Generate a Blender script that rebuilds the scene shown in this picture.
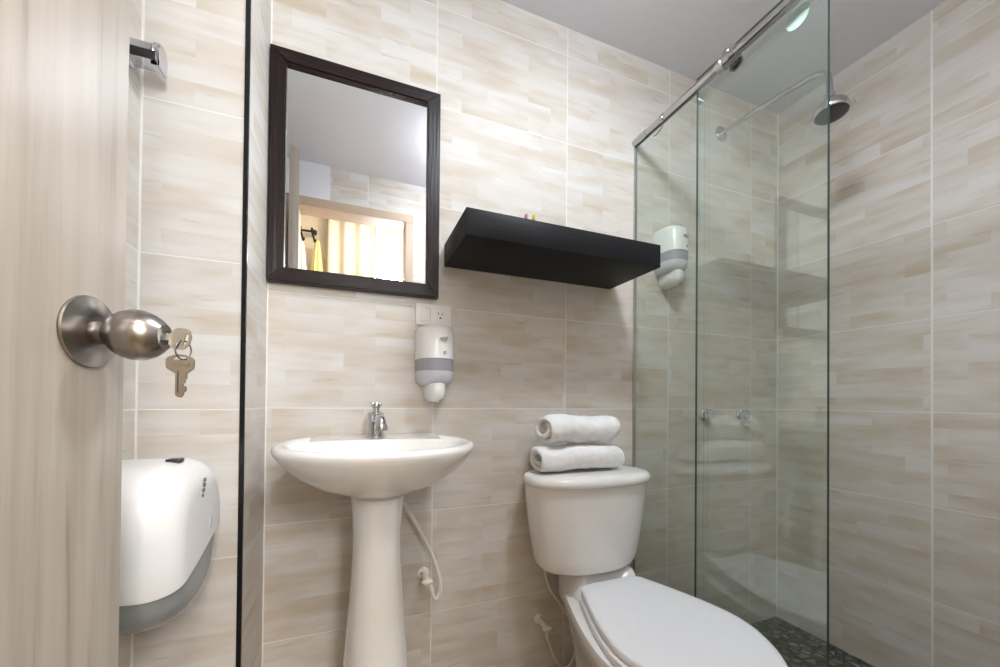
import bpy, bmesh, math, random
from mathutils import Vector, Matrix
random.seed(7)
PI = math.pi
for o in list(bpy.data.objects):
    bpy.data.objects.remove(o)
SC = bpy.context.scene
COL = SC.collection

# ------------------------------------------------------------------ camera
F_PX, YAW, PITCH, ROLL, CY = 383.39, 0.365403, 0.008991, 0.009183, 398.85
CAM = Vector((0.0, -1.129, 0.9197))
fw = Vector((math.sin(YAW) * math.cos(PITCH), math.cos(YAW) * math.cos(PITCH), math.sin(PITCH)))
rt = Vector((math.cos(YAW), -math.sin(YAW), 0))
up = rt.cross(fw)
r2 = rt * math.cos(ROLL) + up * math.sin(ROLL)
u2 = -rt * math.sin(ROLL) + up * math.cos(ROLL)
cd = bpy.data.cameras.new('camera')
cd.sensor_width = 36.0
cd.lens = F_PX / 1000 * 36.0
cd.shift_y = (CY - 333.5) / 1000
cd.clip_start = 0.01
cam = bpy.data.objects.new('camera', cd)
M3 = Matrix((r2, u2, -fw)).transposed()
cam.matrix_world = Matrix.Translation(CAM) @ M3.to_4x4()
COL.objects.link(cam)
SC.camera = cam

# ------------------------------------------------------------------ world, lights, exposure
wd = bpy.data.worlds.new('world'); SC.world = wd; wd.use_nodes = True
wd.node_tree.nodes['Background'].inputs[0].default_value = (0.8, 0.85, 1.0, 1)
wd.node_tree.nodes['Background'].inputs[1].default_value = 0.05
def area(name, loc, size, power, color, rot=(0, 0, 0), shape='DISK'):
    l = bpy.data.lights.new(name, 'AREA'); l.shape = shape; l.size = size
    l.energy = power; l.color = color
    o = bpy.data.objects.new(name, l); o.location = loc; o.rotation_euler = rot
    COL.objects.link(o)
    return o
LAMP = (0.56, -0.73)
CEIL = 2.195
area('bathroom_lamp_light', (LAMP[0], LAMP[1], CEIL - 0.100), 0.18, 5.0, (0.87, 0.935, 1.0))
area('bedroom_fill_light', (0.25, -1.72, 2.40), 0.30, 14.0, (1.0, 0.86, 0.70))
# daylight of the bedroom window (window_1) that falls in through the doorway
area('bedroom_window_light', (0.40, -2.205, 1.72), 0.50, 25.0, (0.92, 0.96, 1.0), (PI / 2, 0, 0), 'SQUARE')
SC.view_settings.view_transform = 'Standard'
SC.view_settings.look = 'None'
SC.view_settings.gamma = 1.0
SC.view_settings.exposure = 0.25
try: SC.view_settings.use_curve_mapping = False
except Exception: pass

# ------------------------------------------------------------------ material helpers
class NT:
    def __init__(s, name):
        s.m = bpy.data.materials.new(name); s.m.use_nodes = True
        s.t = s.m.node_tree
        s.b = s.t.nodes['Principled BSDF']; s.out = s.t.nodes['Material Output']
    def n(s, typ, **kw):
        q = s.t.nodes.new(typ)
        for k, v in kw.items(): setattr(q, k, v)
        return q
    def l(s, a, b): s.t.links.new(a, b)
    def val(s, sock, v):
        if hasattr(v, 'is_output'): s.l(v, sock)
        else: sock.default_value = v
    def math(s, op, a, b=None, c=None):
        q = s.n('ShaderNodeMath', operation=op)
        for i, v in enumerate((a, b, c)):
            if v is not None: s.val(q.inputs[i], v)
        return q.outputs[0]
    def mix(s, f, a, b):
        q = s.n('ShaderNodeMix', data_type='RGBA')
        s.val(q.inputs[0], f); s.val(q.inputs[6], a); s.val(q.inputs[7], b)
        return q.outputs[2]
    def ramp(s, f, lo, hi):
        q = s.n('ShaderNodeMapRange')
        s.val(q.inputs[0], f); q.inputs[1].default_value = lo; q.inputs[2].default_value = hi
        return q.outputs[0]
    def noise(s, vec, scale, detail=3, rough=0.55):
        q = s.n('ShaderNodeTexNoise'); s.l(vec, q.inputs['Vector'])
        q.inputs['Scale'].default_value = scale; q.inputs['Detail'].default_value = detail
        q.inputs['Roughness'].default_value = rough
        return q.outputs[0]
    def comb(s, x, y, z):
        q = s.n('ShaderNodeCombineXYZ')
        for i, v in enumerate((x, y, z)): s.val(q.inputs[i], v)
        return q.outputs[0]
    def pos(s):
        g = s.n('ShaderNodeNewGeometry'); q = s.n('ShaderNodeSeparateXYZ'); s.l(g.outputs['Position'], q.inputs[0])
        return g.outputs['Position'], q.outputs
    def objpos(s):
        g = s.n('ShaderNodeTexCoord'); q = s.n('ShaderNodeSeparateXYZ'); s.l(g.outputs['Object'], q.inputs[0])
        return g.outputs['Object'], q.outputs
    def bump(s, h, strength, dist):
        q = s.n('ShaderNodeBump'); s.l(h, q.inputs['Height'])
        q.inputs['Strength'].default_value = strength; q.inputs['Distance'].default_value = dist
        s.l(q.outputs[0], s.b.inputs['Normal'])
    def set(s, **kw):
        nm = dict(color='Base Color', rough='Roughness', metal='Metallic', spec='Specular IOR Level', coat='Coat Weight',
                  coatr='Coat Roughness', trans='Transmission Weight', ior='IOR', sss='Subsurface Weight', sheen='Sheen Weight',
                  ecol='Emission Color', estr='Emission Strength', alpha='Alpha')
        for k, v in kw.items(): s.val(s.b.inputs[nm[k]], v)
        return s

def c4(r, g, b): return (r, g, b, 1)

def tile_mat(name, axis, u0, w, v0=0.0, h=0.3, gu=0.0019):
    """wood-look printed wall tile, 30 x 45 cm with fine pale joints"""
    t = NT(name); p, s = t.pos()
    u = t.math('SUBTRACT', s[axis], u0); v = t.math('SUBTRACT', s[2], v0)
    iu = t.math('FLOOR', t.math('DIVIDE', u, w)); iv = t.math('FLOOR', t.math('DIVIDE', v, h))
    def joint(x, per, half):
        f = t.math('ABSOLUTE', t.math('SUBTRACT', t.math('FRACT', t.math('ADD', t.math('DIVIDE', x, per), 0.5)), 0.5))
        return t.math('SUBTRACT', 1.0, t.ramp(t.math('MULTIPLY', f, per), half * 0.6, half * 1.15))
    gm = t.math('MAXIMUM', joint(u, w, gu), joint(v, h, 0.0014))
    off = t.math('ADD', t.math('MULTIPLY', iu, 3.71), t.math('MULTIPLY', iv, 7.93))
    bu = t.math('ADD', u, t.math('MULTIPLY', t.math('ADD', iu, t.math('MULTIPLY', iv, 2.0)), 1.1))
    br = t.n('ShaderNodeTexBrick'); t.l(t.comb(bu, t.math('ADD', v, 12.0), 0.0), br.inputs['Vector'])
    br.inputs['Color1'].default_value = (0, 0, 0, 1); br.inputs['Color2'].default_value = (1, 1, 1, 1)
    br.inputs['Scale'].default_value = 1; br.inputs['Mortar Size'].default_value = 0
    br.inputs['Brick Width'].default_value = w / 2; br.inputs['Row Height'].default_value = 0.05
    br.offset = 0.37; br.inputs['Bias'].default_value = 0
    plank = t.ramp(br.outputs['Color'], 0.0, 1.0)
    pid = t.math('MULTIPLY', plank, 9.0)
    st = t.noise(t.comb(t.math('MULTIPLY', u, 4.0), t.math('MULTIPLY', v, 34.0), t.math('ADD', off, pid)), 1.0, 4, 0.6)
    bl = t.noise(t.comb(t.math('MULTIPLY', u, 5.0), t.math('MULTIPLY', v, 17.0), t.math('ADD', off, pid)), 1.0, 2, 0.5)
    dk = t.noise(t.comb(t.math('MULTIPLY', u, 6.5), t.math('MULTIPLY', v, 60.0), t.math('ADD', off, t.math('MULTIPLY', plank, 4.0))), 1.0, 3, 0.6)
    f = t.math('ADD', t.math('MULTIPLY', plank, 0.25), t.math('MULTIPLY', t.ramp(st, 0.35, 0.72), 0.30))
    f = t.math('ADD', f, t.math('MULTIPLY', t.ramp(bl, 0.42, 0.70), 0.46))
    col = t.mix(f, c4(0.705, 0.69, 0.675), c4(0.53, 0.435, 0.325))
    col = t.mix(t.math('MULTIPLY', t.ramp(dk, 0.62, 0.80), 0.55), col, c4(0.34, 0.265, 0.19))
    col = t.mix(gm, col, c4(0.79, 0.775, 0.745))
    t.set(color=col, rough=0.48, spec=0.32)
    t.bump(t.math('SUBTRACT', 1.0, gm), 0.25, 0.002)
    return t.m

def plain(name, rgb, rough=0.5, metal=0.0, **kw):
    """plain surface with a faint procedural unevenness"""
    t = NT(name); p, s = t.objpos()
    n = t.noise(p, 35.0, 3)
    a = c4(*rgb); b = c4(*[x * 0.985 for x in rgb])
    t.set(color=t.mix(t.ramp(n, 0.35, 0.65), a, b), rough=rough, metal=metal, **kw)
    return t.m

def grain(name, axis, a, b, rough, sc=1.0, bump=0.15, streak=None):
    """wood grain running along one axis (world position)"""
    t = NT(name); p, s = t.pos()
    k = [90.0 * sc] * 3; k[axis] = 3.2 * sc
    v = t.comb(*[t.math('MULTIPLY', s[i], k[i]) for i in range(3)])
    k2 = [16.0 * sc] * 3; k2[axis] = 1.0 * sc
    v2 = t.comb(*[t.math('MULTIPLY', s[i], k2[i]) for i in range(3)])
    n1 = t.noise(v, 1.0, 5, 0.6); n2 = t.noise(v2, 1.0, 3, 0.5)
    f = t.math('ADD', t.math('MULTIPLY', t.ramp(n1, 0.3, 0.7), 0.5), t.math('MULTIPLY', t.ramp(n2, 0.3, 0.7), 0.5))
    col = t.mix(f, c4(*a), c4(*b))
    if streak: col = t.mix(t.math('MULTIPLY', t.ramp(n1, 0.60, 0.75), 0.5), col, c4(*streak))
    t.set(color=col, rough=rough); t.bump(n1, bump, 0.002)
    return t.m

def glass_mat(name, tint, ior=1.5):
    t = NT(name); t.t.nodes.remove(t.b)
    g = t.n('ShaderNodeNewGeometry')
    fr = t.n('ShaderNodeFresnel')
    t.val(fr.inputs['IOR'], t.math('ADD', ior, t.math('MULTIPLY', g.outputs['Backfacing'], 1 / ior - ior)))
    tr = t.n('ShaderNodeBsdfTransparent'); tr.inputs[0].default_value = c4(*tint)
    gl = t.n('ShaderNodeBsdfGlossy'); gl.inputs['Roughness'].default_value = 0.0; gl.inputs[0].default_value = (0.95, 1, 0.97, 1)
    mx = t.n('ShaderNodeMixShader'); t.l(fr.outputs[0], mx.inputs[0]); t.l(tr.outputs[0], mx.inputs[1]); t.l(gl.outputs[0], mx.inputs[2])
    t.l(mx.outputs[0], t.out.inputs[0])
    return t.m

def pebble_mat():
    t = NT('pebble_mosaic'); p, s = t.pos()
    v = t.n('ShaderNodeTexVoronoi'); v.feature = 'DISTANCE_TO_EDGE'; t.l(p, v.inputs['Vector']); v.inputs['Scale'].default_value = 34
    v2 = t.n('ShaderNodeTexVoronoi'); t.l(p, v2.inputs['Vector']); v2.inputs['Scale'].default_value = 34
    e = t.ramp(v.outputs['Distance'], 0.02, 0.22)
    sep = t.n('ShaderNodeSeparateColor'); t.l(v2.outputs['Color'], sep.inputs[0])
    stone = t.mix(sep.outputs[0], c4(0.09, 0.09, 0.075), c4(0.34, 0.34, 0.30))
    t.set(color=t.mix(e, c4(0.06, 0.06, 0.05), stone), rough=0.4)
    t.bump(e, 0.8, 0.01)
    return t.m

def floor_mat():
    t = NT('floor_tile'); p, s = t.pos()
    n = t.noise(p, 6.0, 5); br = t.n('ShaderNodeTexBrick'); t.l(p, br.inputs['Vector'])
    br.offset = 0; br.inputs['Scale'].default_value = 1; br.inputs['Brick Width'].default_value = 0.33
    br.inputs['Row Height'].default_value = 0.33; br.inputs['Mortar Size'].default_value = 0.002
    br.inputs['Color1'].default_value = c4(0.47, 0.37, 0.255); br.inputs['Color2'].default_value = c4(0.44, 0.34, 0.235)
    br.inputs['Mortar'].default_value = c4(0.35, 0.28, 0.2)
    t.set(color=t.mix(t.ramp(n, 0.4, 0.7), br.outputs[0], c4(0.37, 0.28, 0.19)), rough=0.3)
    return t.m

def terry_mat(name, rgb):
    t = NT(name); p, s = t.objpos()
    n = t.noise(p, 420.0, 2); n2 = t.noise(p, 22.0, 3)
    t.set(color=t.mix(t.ramp(n2, 0.35, 0.65), c4(*rgb), c4(*[x * 0.95 for x in rgb])), rough=0.95, sheen=0.3)
    t.bump(t.math('ADD', n, t.math('MULTIPLY', n2, 1.5)), 0.5, 0.004)
    return t.m

MT = {}
MT['tile_main'] = tile_mat('wood_look_tile_main', 0, 0.667, 0.4458)
MT['tile_right'] = tile_mat('wood_look_tile_right', 1, -0.4792, 0.4792, gu=0.0034)
MT['tile_left'] = tile_mat('wood_look_tile_left', 1, -0.203, 0.9)
MT['tile_jut'] = tile_mat('wood_look_tile_front_pier', 0, -0.385, 0.9)
MT['tile_return'] = tile_mat('wood_look_tile_return', 1, 0.0, 0.9)
MT['tile_back'] = tile_mat('wood_look_tile_back', 0, -0.385, 0.45)
MT['paint'] = plain('white_ceiling_paint', (0.80, 0.81, 0.87), 0.85)
MT['wallpaint'] = plain('white_wall_paint', (0.80, 0.80, 0.84), 0.8)
MT['cream'] = plain('cream_wall_paint', (0.80, 0.70, 0.52), 0.8)
MT['door_wood'] = grain('pale_ash_door_wood', 2, (0.56, 0.505, 0.445), (0.36, 0.305, 0.25), 0.38, 1.0, 0.12, (0.24, 0.19, 0.145))
MT['casing_v'] = grain('door_casing_wood_upright', 2, (0.55, 0.42, 0.31), (0.44, 0.32, 0.23), 0.45)
MT['casing_h'] = grain('door_casing_wood_level', 0, (0.55, 0.42, 0.31), (0.44, 0.32, 0.23), 0.45)
MT['frame_v'] = grain('dark_wenge_upright', 2, (0.020, 0.0085, 0.0085), (0.008, 0.004, 0.004), 0.34, 1.3, 1.0, (0.085, 0.055, 0.05))
MT['frame_h'] = grain('dark_wenge_level', 0, (0.020, 0.0085, 0.0085), (0.008, 0.004, 0.004), 0.34, 1.3, 1.0, (0.085, 0.055, 0.05))
MT['shelf'] = grain('black_lacquered_board', 0, (0.010, 0.010, 0.0125), (0.005, 0.005, 0.006), 0.5, 1.0, 0.08)
MT['shelf'].node_tree.nodes['Principled BSDF'].inputs['Specular IOR Level'].default_value = 0.16
for k_ in ('frame_v', 'frame_h'): MT[k_].node_tree.nodes['Principled BSDF'].inputs['Specular IOR Level'].default_value = 0.26
MT['blacktrim'] = plain('black_edge_metal', (0.010, 0.010, 0.012), 0.25)
MT['chrome'] = plain('chrome', (0.62, 0.62, 0.65), 0.09, 1.0)
MT['railsteel'] = plain('satin_steel_tube', (0.52, 0.51, 0.51), 0.18, 1.0)
MT['steel'] = plain('brushed_steel', (0.31, 0.29, 0.275), 0.27, 1.0)
MT['darksteel'] = plain('dark_steel', (0.10, 0.10, 0.11), 0.35, 0.8)
MT['nickel'] = plain('nickel_key', (0.33, 0.30, 0.245), 0.34, 1.0)
MT['porcelain'] = plain('white_porcelain', (0.80, 0.785, 0.77), 0.10, 0.0, coat=0.4, coatr=0.04)
MT['seat'] = plain('white_seat_plastic', (0.82, 0.82, 0.845), 0.18)
MT['plastic'] = plain('white_plastic', (0.80, 0.79, 0.78), 0.25)
MT['plate'] = plain('ivory_plastic', (0.83, 0.81, 0.78), 0.35)
MT['greyplastic'] = plain('smoky_grey_plastic', (0.31, 0.335, 0.335), 0.16)
MT['violet'] = plain('clear_violet_window', (0.34, 0.33, 0.37), 0.12)
MT['milky'] = plain('milky_plastic', (0.60, 0.60, 0.66), 0.25)
MT['ink'] = plain('grey_print', (0.16, 0.15, 0.17), 0.6)
MT['paleink'] = plain('pale_grey_print', (0.42, 0.40, 0.39), 0.6)
MT['black'] = plain('black_hole', (0.012, 0.010, 0.010), 0.6)
MT['hose'] = plain('white_braided_hose', (0.78, 0.72, 0.63), 0.45)
MT['towel'] = terry_mat('white_terry', (0.90, 0.90, 0.91))
MT['glass'] = glass_mat('shower_glass', (0.94, 0.978, 0.958), 1.85)
MT['glass_fixed'] = glass_mat('shower_glass_fixed', (0.955, 0.985, 0.967), 1.42)
MT['glassedge'] = plain('glass_cut_edge', (0.05, 0.085, 0.075), 0.45, spec=0.2)
MT['clear'] = plain('clear_plastic_bumper', (0.62, 0.68, 0.70), 0.15)
MT['pebble'] = pebble_mat()
MT['floor'] = floor_mat()
MT['curtain'] = plain('cream_curtain_cloth', (0.62, 0.55, 0.43), 0.9)
MT['sheer'] = plain('white_sheer_cloth', (0.90, 0.89, 0.86), 0.9)
MT['yellow'] = plain('yellow_cloth', (0.74, 0.62, 0.26), 0.9)
MT['purple'] = plain('purple_petal', (0.35, 0.18, 0.38), 0.7)
MT['yellowpetal'] = plain('yellow_petal', (0.72, 0.50, 0.03), 0.7)
MT['stem'] = plain('green_stem', (0.10, 0.17, 0.04), 0.7)
t = NT('silvered_mirror'); t.set(color=c4(0.93, 0.94, 0.96), metal=1.0, rough=0.0); MT['mirror'] = t.m
t = NT('fill_lamp_diffuser'); t.set(color=c4(0.9, 0.9, 0.9), ecol=c4(1, 0.95, 0.88), estr=4.0); MT['diffuser'] = t.m
t = NT('lamp_dome'); t.set(color=c4(0.9, 0.9, 0.9), ecol=c4(0.87, 0.935, 1.0), estr=46.0); MT['dome'] = t.m
t = NT('daylit_window_pane'); t.set(color=c4(0.9, 0.9, 0.9), ecol=c4(0.95, 0.975, 1.0), estr=2.2); MT['daylight'] = t.m

# ------------------------------------------------------------------ mesh helpers
def box(bm, x0, x1, y0, y1, z0, z1, bev=0.0, seg=2):
    vs = [bm.verts.new((x, y, z)) for x in (x0, x1) for y in (y0, y1) for z in (z0, z1)]
    F = [(0, 1, 3, 2), (4, 6, 7, 5), (0, 4, 5, 1), (2, 3, 7, 6), (0, 2, 6, 4), (1, 5, 7, 3)]
    fs = [bm.faces.new([vs[i] for i in f]) for f in F]
    if bev > 0:
        es = {e for f in fs for e in f.edges}
        bmesh.ops.bevel(bm, geom=list(es), offset=bev, segments=seg, affect='EDGES', profile=0.5)
    return bm

def loft(bm, rings, cap0=True, cap1=True, closed=True):
    R = [[bm.verts.new(p) for p in r] for r in rings]
    n = len(R[0])
    for a, b in zip(R, R[1:]):
        for i in range(n if closed else n - 1):
            j = (i + 1) % n
            bm.faces.new((a[i], a[j], b[j], b[i]))
    if cap0: bm.faces.new(list(reversed(R[0])))
    if cap1: bm.faces.new(R[-1])
    return R

def lathe(bm, prof, origin, axis=(0, 0, 1), n=40, cap0=True, cap1=True, squash=(1, 1)):
    a = Vector(axis).normalized()
    ref = Vector((0, 0, 1)) if abs(a.z) < 0.9 else Vector((1, 0, 0))
    e1 = a.cross(ref).normalized(); e2 = a.cross(e1)
    o = Vector(origin)
    loft(bm, [[o + a * h + (e1 * math.cos(2 * PI * i / n) * squash[0] + e2 * math.sin(2 * PI * i / n) * squash[1]) * max(r, 1e-5)
               for i in range(n)] for h, r in prof], cap0, cap1)
    return bm

def smooth_path(pts, sub=8):
    P = [Vector(p) for p in pts]; out = []
    for i in range(len(P) - 1):
        p0 = P[max(i - 1, 0)]; p1 = P[i]; p2 = P[i + 1]; p3 = P[min(i + 2, len(P) - 1)]
        for k in range(sub):
            t = k / sub
            out.append(0.5 * ((2 * p1) + (p2 - p0) * t + (2 * p0 - 5 * p1 + 4 * p2 - p3) * t * t + (3 * p1 - p0 - 3 * p2 + p3) * t ** 3))
    out.append(P[-1])
    return out

def tube(bm, pts, r, n=16, smooth=True, sub=8, rfun=None):
    P = smooth_path(pts, sub) if smooth else [Vector(p) for p in pts]
    rings = []; prev = None
    for i, p in enumerate(P):
        t = (P[min(i + 1, len(P) - 1)] - P[max(i - 1, 0)]).normalized()
        if prev is None:
            ref = Vector((0, 0, 1)) if abs(t.z) < 0.9 else Vector((1, 0, 0))
            e1 = t.cross(ref).normalized()
        else:
            e1 = (prev - t * prev.dot(t)).normalized()
        prev = e1; e2 = t.cross(e1)
        rr = rfun(i / (len(P) - 1)) if rfun else r
        rings.append([p + (e1 * math.cos(2 * PI * k / n) + e2 * math.sin(2 * PI * k / n)) * rr for k in range(n)])
    loft(bm, rings)
    return bm

def ellipsoid(bm, c, rx, ry, rz, n=24, m=14):
    rings = []
    for j in range(1, m):
        th = PI * j / m
        rings.append([(c[0] + rx * math.sin(th) * math.cos(2 * PI * i / n), c[1] + ry * math.sin(th) * math.sin(2 * PI * i / n),
                       c[2] - rz * math.cos(th)) for i in range(n)])
    loft(bm, rings)
    return bm

def prism(bm, poly, fn, t0, t1):
    """polygon in 2-D, mapped by fn(a, b, t) and extruded from t0 to t1"""
    loft(bm, [[fn(a, b, t0) for a, b in poly], [fn(a, b, t1) for a, b in poly]])
    return bm

def superel(cx, cy, rx, ry, n, e=2.5, z=0.0):
    out = []
    for i in range(n):
        t = 2 * PI * i / n; c, s = math.cos(t), math.sin(t)
        out.append((cx + rx * math.copysign(abs(c) ** (2 / e), c), cy + ry * math.copysign(abs(s) ** (2 / e), s), z))
    return out

def obj(name, bm, mat, parent=None, label=None, smooth=40, loc=None):
    bmesh.ops.remove_doubles(bm, verts=bm.verts, dist=1e-6)
    bmesh.ops.recalc_face_normals(bm, faces=bm.faces)
    me = bpy.data.meshes.new(name); bm.to_mesh(me); bm.free()
    for m in (mat if isinstance(mat, (list, tuple)) else [mat]): me.materials.append(m)
    if smooth:
        for p in me.polygons: p.use_smooth = True
        me.set_sharp_from_angle(angle=math.radians(smooth))
    o = bpy.data.objects.new(name, me); COL.objects.link(o)
    if parent:
        o.parent = parent
        b = parent; off = Vector((0, 0, 0))
        while b: off += b.location; b = b.parent
        if parent.type == 'EMPTY' or True: o.location = -off
    if label: o['label'] = label
    return o

def tag(o, label, cat, group=None):
    o['label'] = label; o['category'] = cat
    if group: o['group'] = group
    return o

def thing(name, label, cat, loc, group=None):
    o = bpy.data.objects.new(name, None); o.empty_display_size = 0.05
    o.location = loc; COL.objects.link(o)
    return tag(o, label, cat, group)

def struct(name, bm, mat, parent=None, smooth=0):
    o = obj(name, bm, mat, parent, smooth=smooth)
    if parent is None: o['kind'] = 'structure'
    return o
B = bmesh.new

def clip(bm_src, g, keep_pos=True):
    """copy of a mesh cut along g(p) = 0"""
    out = B(); cache = {}
    def vert(p):
        k = (round(p.x, 6), round(p.y, 6), round(p.z, 6))
        if k not in cache: cache[k] = out.verts.new(p)
        return cache[k]
    for f in bm_src.faces:
        pts = [v.co.copy() for v in f.verts]; res = []
        for i, a in enumerate(pts):
            b = pts[(i + 1) % len(pts)]
            ga, gb = g(a), g(b)
            if not keep_pos: ga, gb = -ga, -gb
            if ga >= 0: res.append(a)
            if ga * gb < 0: res.append(a + (b - a) * (ga / (ga - gb)))
        vs = []
        for p in res:
            v = vert(p)
            if v not in vs: vs.append(v)
        if len(vs) >= 3:
            try: out.faces.new(vs)
            except ValueError: pass
    return out

# ------------------------------------------------------------------ the room
XL, XJ, XR, YJ, YB = -0.385, -0.209, 1.7254, -0.203, -1.185
TW = 0.10
struct('wall_main', box(B(), XJ, XR + TW, 0, TW, 0, 2.3), MT['tile_main'])
struct('wall_right', box(B(), XR, XR + TW, YB - TW, 0, 0, 2.3), MT['tile_right'])
bm = box(B(), XL - TW, XJ, YJ, TW, 0, 2.3)
o = struct('wall_pier', bm, [MT['tile_jut'], MT['tile_return']])
for p in o.data.polygons:
    if abs(p.normal.x) > 0.5: p.material_index = 1
struct('wall_left', box(B(), XL - TW, XL, YB - TW, YJ, 0, 2.3), MT['tile_left'])
# wall with the doorway behind the viewer
DX0, DX1, DTOP = -0.287, 0.272, 1.960
struct('wall_back_left', box(B(), XL - TW, DX0 - 0.012, YB - TW, YB, 0, 2.3), MT['tile_back'])
struct('wall_back_right', box(B(), DX1 + 0.012, XR + TW, YB - TW, YB, 0, 2.3), MT['tile_back'])
struct('wall_back_top', box(B(), DX0 - 0.012, DX1 + 0.012, YB - TW, YB, DTOP + 0.012, 2.3), MT['tile_back'])
struct('wall_back_panel', box(B(), XL, -0.132, YB, YB + 0.014, DTOP + 0.048, CEIL), MT['wallpaint'])
struct('ceiling', box(B(), XL - TW, XR + TW, YB, TW, CEIL, CEIL + 0.08), MT['paint'])
struct('floor', box(B(), XL - TW, 0.925, YB - TW, TW, -0.06, 0.0), MT['floor'])
struct('floor_shower', box(B(), 0.925, XR + TW, YB, TW, -0.06, 0.002), MT['pebble'])
struct('trim_shower_curb', box(B(), 0.925, 0.985, YB, -0.0005, 0.0, 0.07, 0.006), MT['tile_main'], smooth=30)
# black edge strip on the outer corner of the pier
bm = box(B(), XJ - 0.0085, XJ + 0.0005, YJ - 0.0025, YJ + 0.004, 0.0, CEIL, 0.001)
struct('trim_pier_edge', bm, MT['blacktrim'])
# pale sealant in the inner corners
def bead(name, x0, x1, y0, y1): struct(name, box(B(), x0, x1, y0, y1, 0, CEIL), MT['plate'])
bead('trim_corner_left', XL, XL + 0.003, YJ - 0.003, YJ)
bead('trim_corner_sink', XJ, XJ + 0.0028, -0.0028, 0)
bead('trim_corner_shower', XR - 0.0035, XR, -0.0035, 0)
# door casing and jamb lining
cs = 0.047
bm = B()
for x0, x1 in ((DX0 - cs, DX0), (DX1, DX1 + cs)):
    box(bm, x0, x1, YB, YB + 0.014, 0, DTOP + cs, 0.003)
struct('trim_door_uprights', bm, MT['casing_v'])
struct('trim_door_head', box(B(), DX0 - cs, DX1 + cs, YB + 0.001, YB + 0.016, DTOP, DTOP + cs, 0.003), MT['casing_h'])
bm = B()
box(bm, DX0 - 0.012, DX0, YB - TW - 0.01, YB + 0.002, 0, DTOP)
box(bm, DX1, DX1 + 0.012, YB - TW - 0.01, YB + 0.002, 0, DTOP)
box(bm, DX0 - 0.012, DX1 + 0.012, YB - TW - 0.01, YB + 0.002, DTOP, DTOP + 0.012)
struct('trim_door_lining', bm, MT['casing_v'])
# the room beyond the doorway, seen only in the mirror
YW = -2.25
struct('wall_bedroom_far', box(B(), -1.0, 1.2, YW - 0.05, YW, 0, 2.6), MT['cream'])
struct('wall_bedroom_left', box(B(), -1.05, -1.0, YW, YB - TW, 0, 2.6), MT['cream'])
struct('wall_bedroom_right', box(B(), 1.2, 1.25, YW, YB - TW, 0, 2.6), MT['cream'])
struct('wall_bedroom_top', box(B(), -1.0, 1.2, YB - TW, YB - TW + 0.05, 2.3, 2.6), MT['cream'])
struct('floor_bedroom', box(B(), -1.0, 1.2, YW, YB - TW, -0.06, 0.0), MT['floor'])
WX0, WX1, WZ0, WZ1 = 0.14, 0.72, 0.95, 2.12
wn = bpy.data.objects.new('window_1', None); wn.location = ((WX0 + WX1) / 2, YW, WZ0); COL.objects.link(wn); wn['kind'] = 'structure'
for n_, q_ in (('window_frame_stile', (WX0 - 0.05, WX0, WZ0 - 0.05, WZ1 + 0.05)), ('window_frame_stile', (WX1, WX1 + 0.05, WZ0 - 0.05, WZ1 + 0.05)), ('window_frame_rail', (WX0, WX1, WZ1, WZ1 + 0.05)), ('window_frame_rail', (WX0, WX1, WZ0 - 0.05, WZ0))):
    obj(n_, box(B(), q_[0], q_[1], YW, YW + 0.035, q_[2], q_[3], 0.004), MT['wallpaint'], wn, smooth=0)
obj('window_pane', box(B(), WX0, WX1, YW + 0.004, YW + 0.012, WZ0, WZ1), MT['daylight'], wn, smooth=0)
struct('ceiling_bedroom', box(B(), -1.0, 1.2, YW, YB - TW, 2.5, 2.56), MT['paint'])

# ------------------------------------------------------------------ bathroom ceiling lamp
lp = thing('ceiling_lamp', 'round white lamp on the bathroom ceiling above the toilet', 'lamp', (LAMP[0], LAMP[1], CEIL))
obj('housing', lathe(B(), [(0, 0.120), (-0.016, 0.120), (-0.019, 0.116), (-0.019, 0.10)], (LAMP[0], LAMP[1], CEIL)), MT['plastic'], lp)
obj('diffuser', lathe(B(), [(-0.018, 0.108), (-0.060, 0.108), (-0.076, 0.100), (-0.086, 0.082), (-0.092, 0.055), (-0.094, 0.02)], (LAMP[0], LAMP[1], CEIL)), MT['dome'], lp)  # added warm fill through the doorway, from an unseen source
lb = thing('ceiling_lamp', 'added round fill lamp on the ceiling of the room beyond the doorway', 'lamp', (0.25, -1.72, 2.5))  # unseen lamp body, added to go with the bedroom fill light
obj('housing', lathe(B(), [(0, 0.17), (-0.05, 0.17), (-0.06, 0.15)], (0.25, -1.72, 2.5)), MT['plastic'], lb)
obj('diffuser', lathe(B(), [(-0.058, 0.155), (-0.075, 0.14), (-0.085, 0.08)], (0.25, -1.72, 2.5)), MT['diffuser'], lb)

# ------------------------------------------------------------------ door leaf with knob
DF = -0.2145; DE = -0.636
dr = bpy.data.objects.new('door_1', None); dr.location = (DF, DE, 0); COL.objects.link(dr); dr['kind'] = 'structure'
obj('door_panel', box(B(), DF - 0.036, DF, DE - 0.532, DE, 0.008, 1.945, 0.0015), MT['door_wood'], dr, smooth=30)
KY, KZ = -0.681, 0.979
KAX = (1, 0, -0.035)
kn = obj('door_knob', lathe(B(), [(0.0060, 0.0105), (0.0155, 0.0105), (0.0157, 0.0118), (0.018, 0.0135), (0.022, 0.0178), (0.028, 0.0212), (0.035, 0.0230),
                             (0.042, 0.0226), (0.049, 0.0200), (0.054, 0.0165), (0.0575, 0.0130), (0.0590, 0.0115)], (DF, KY, KZ), KAX, 48), MT['steel'], dr)
obj('rosette', lathe(B(), [(-0.0005, 0.0310), (0.0018, 0.0318), (0.0032, 0.0312), (0.0036, 0.0298), (0.0060, 0.0235), (0.0085, 0.0160), (0.0092, 0.0110)],
                     (DF, KY, KZ), (1, 0, 0), 56), MT['steel'], kn)
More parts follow.
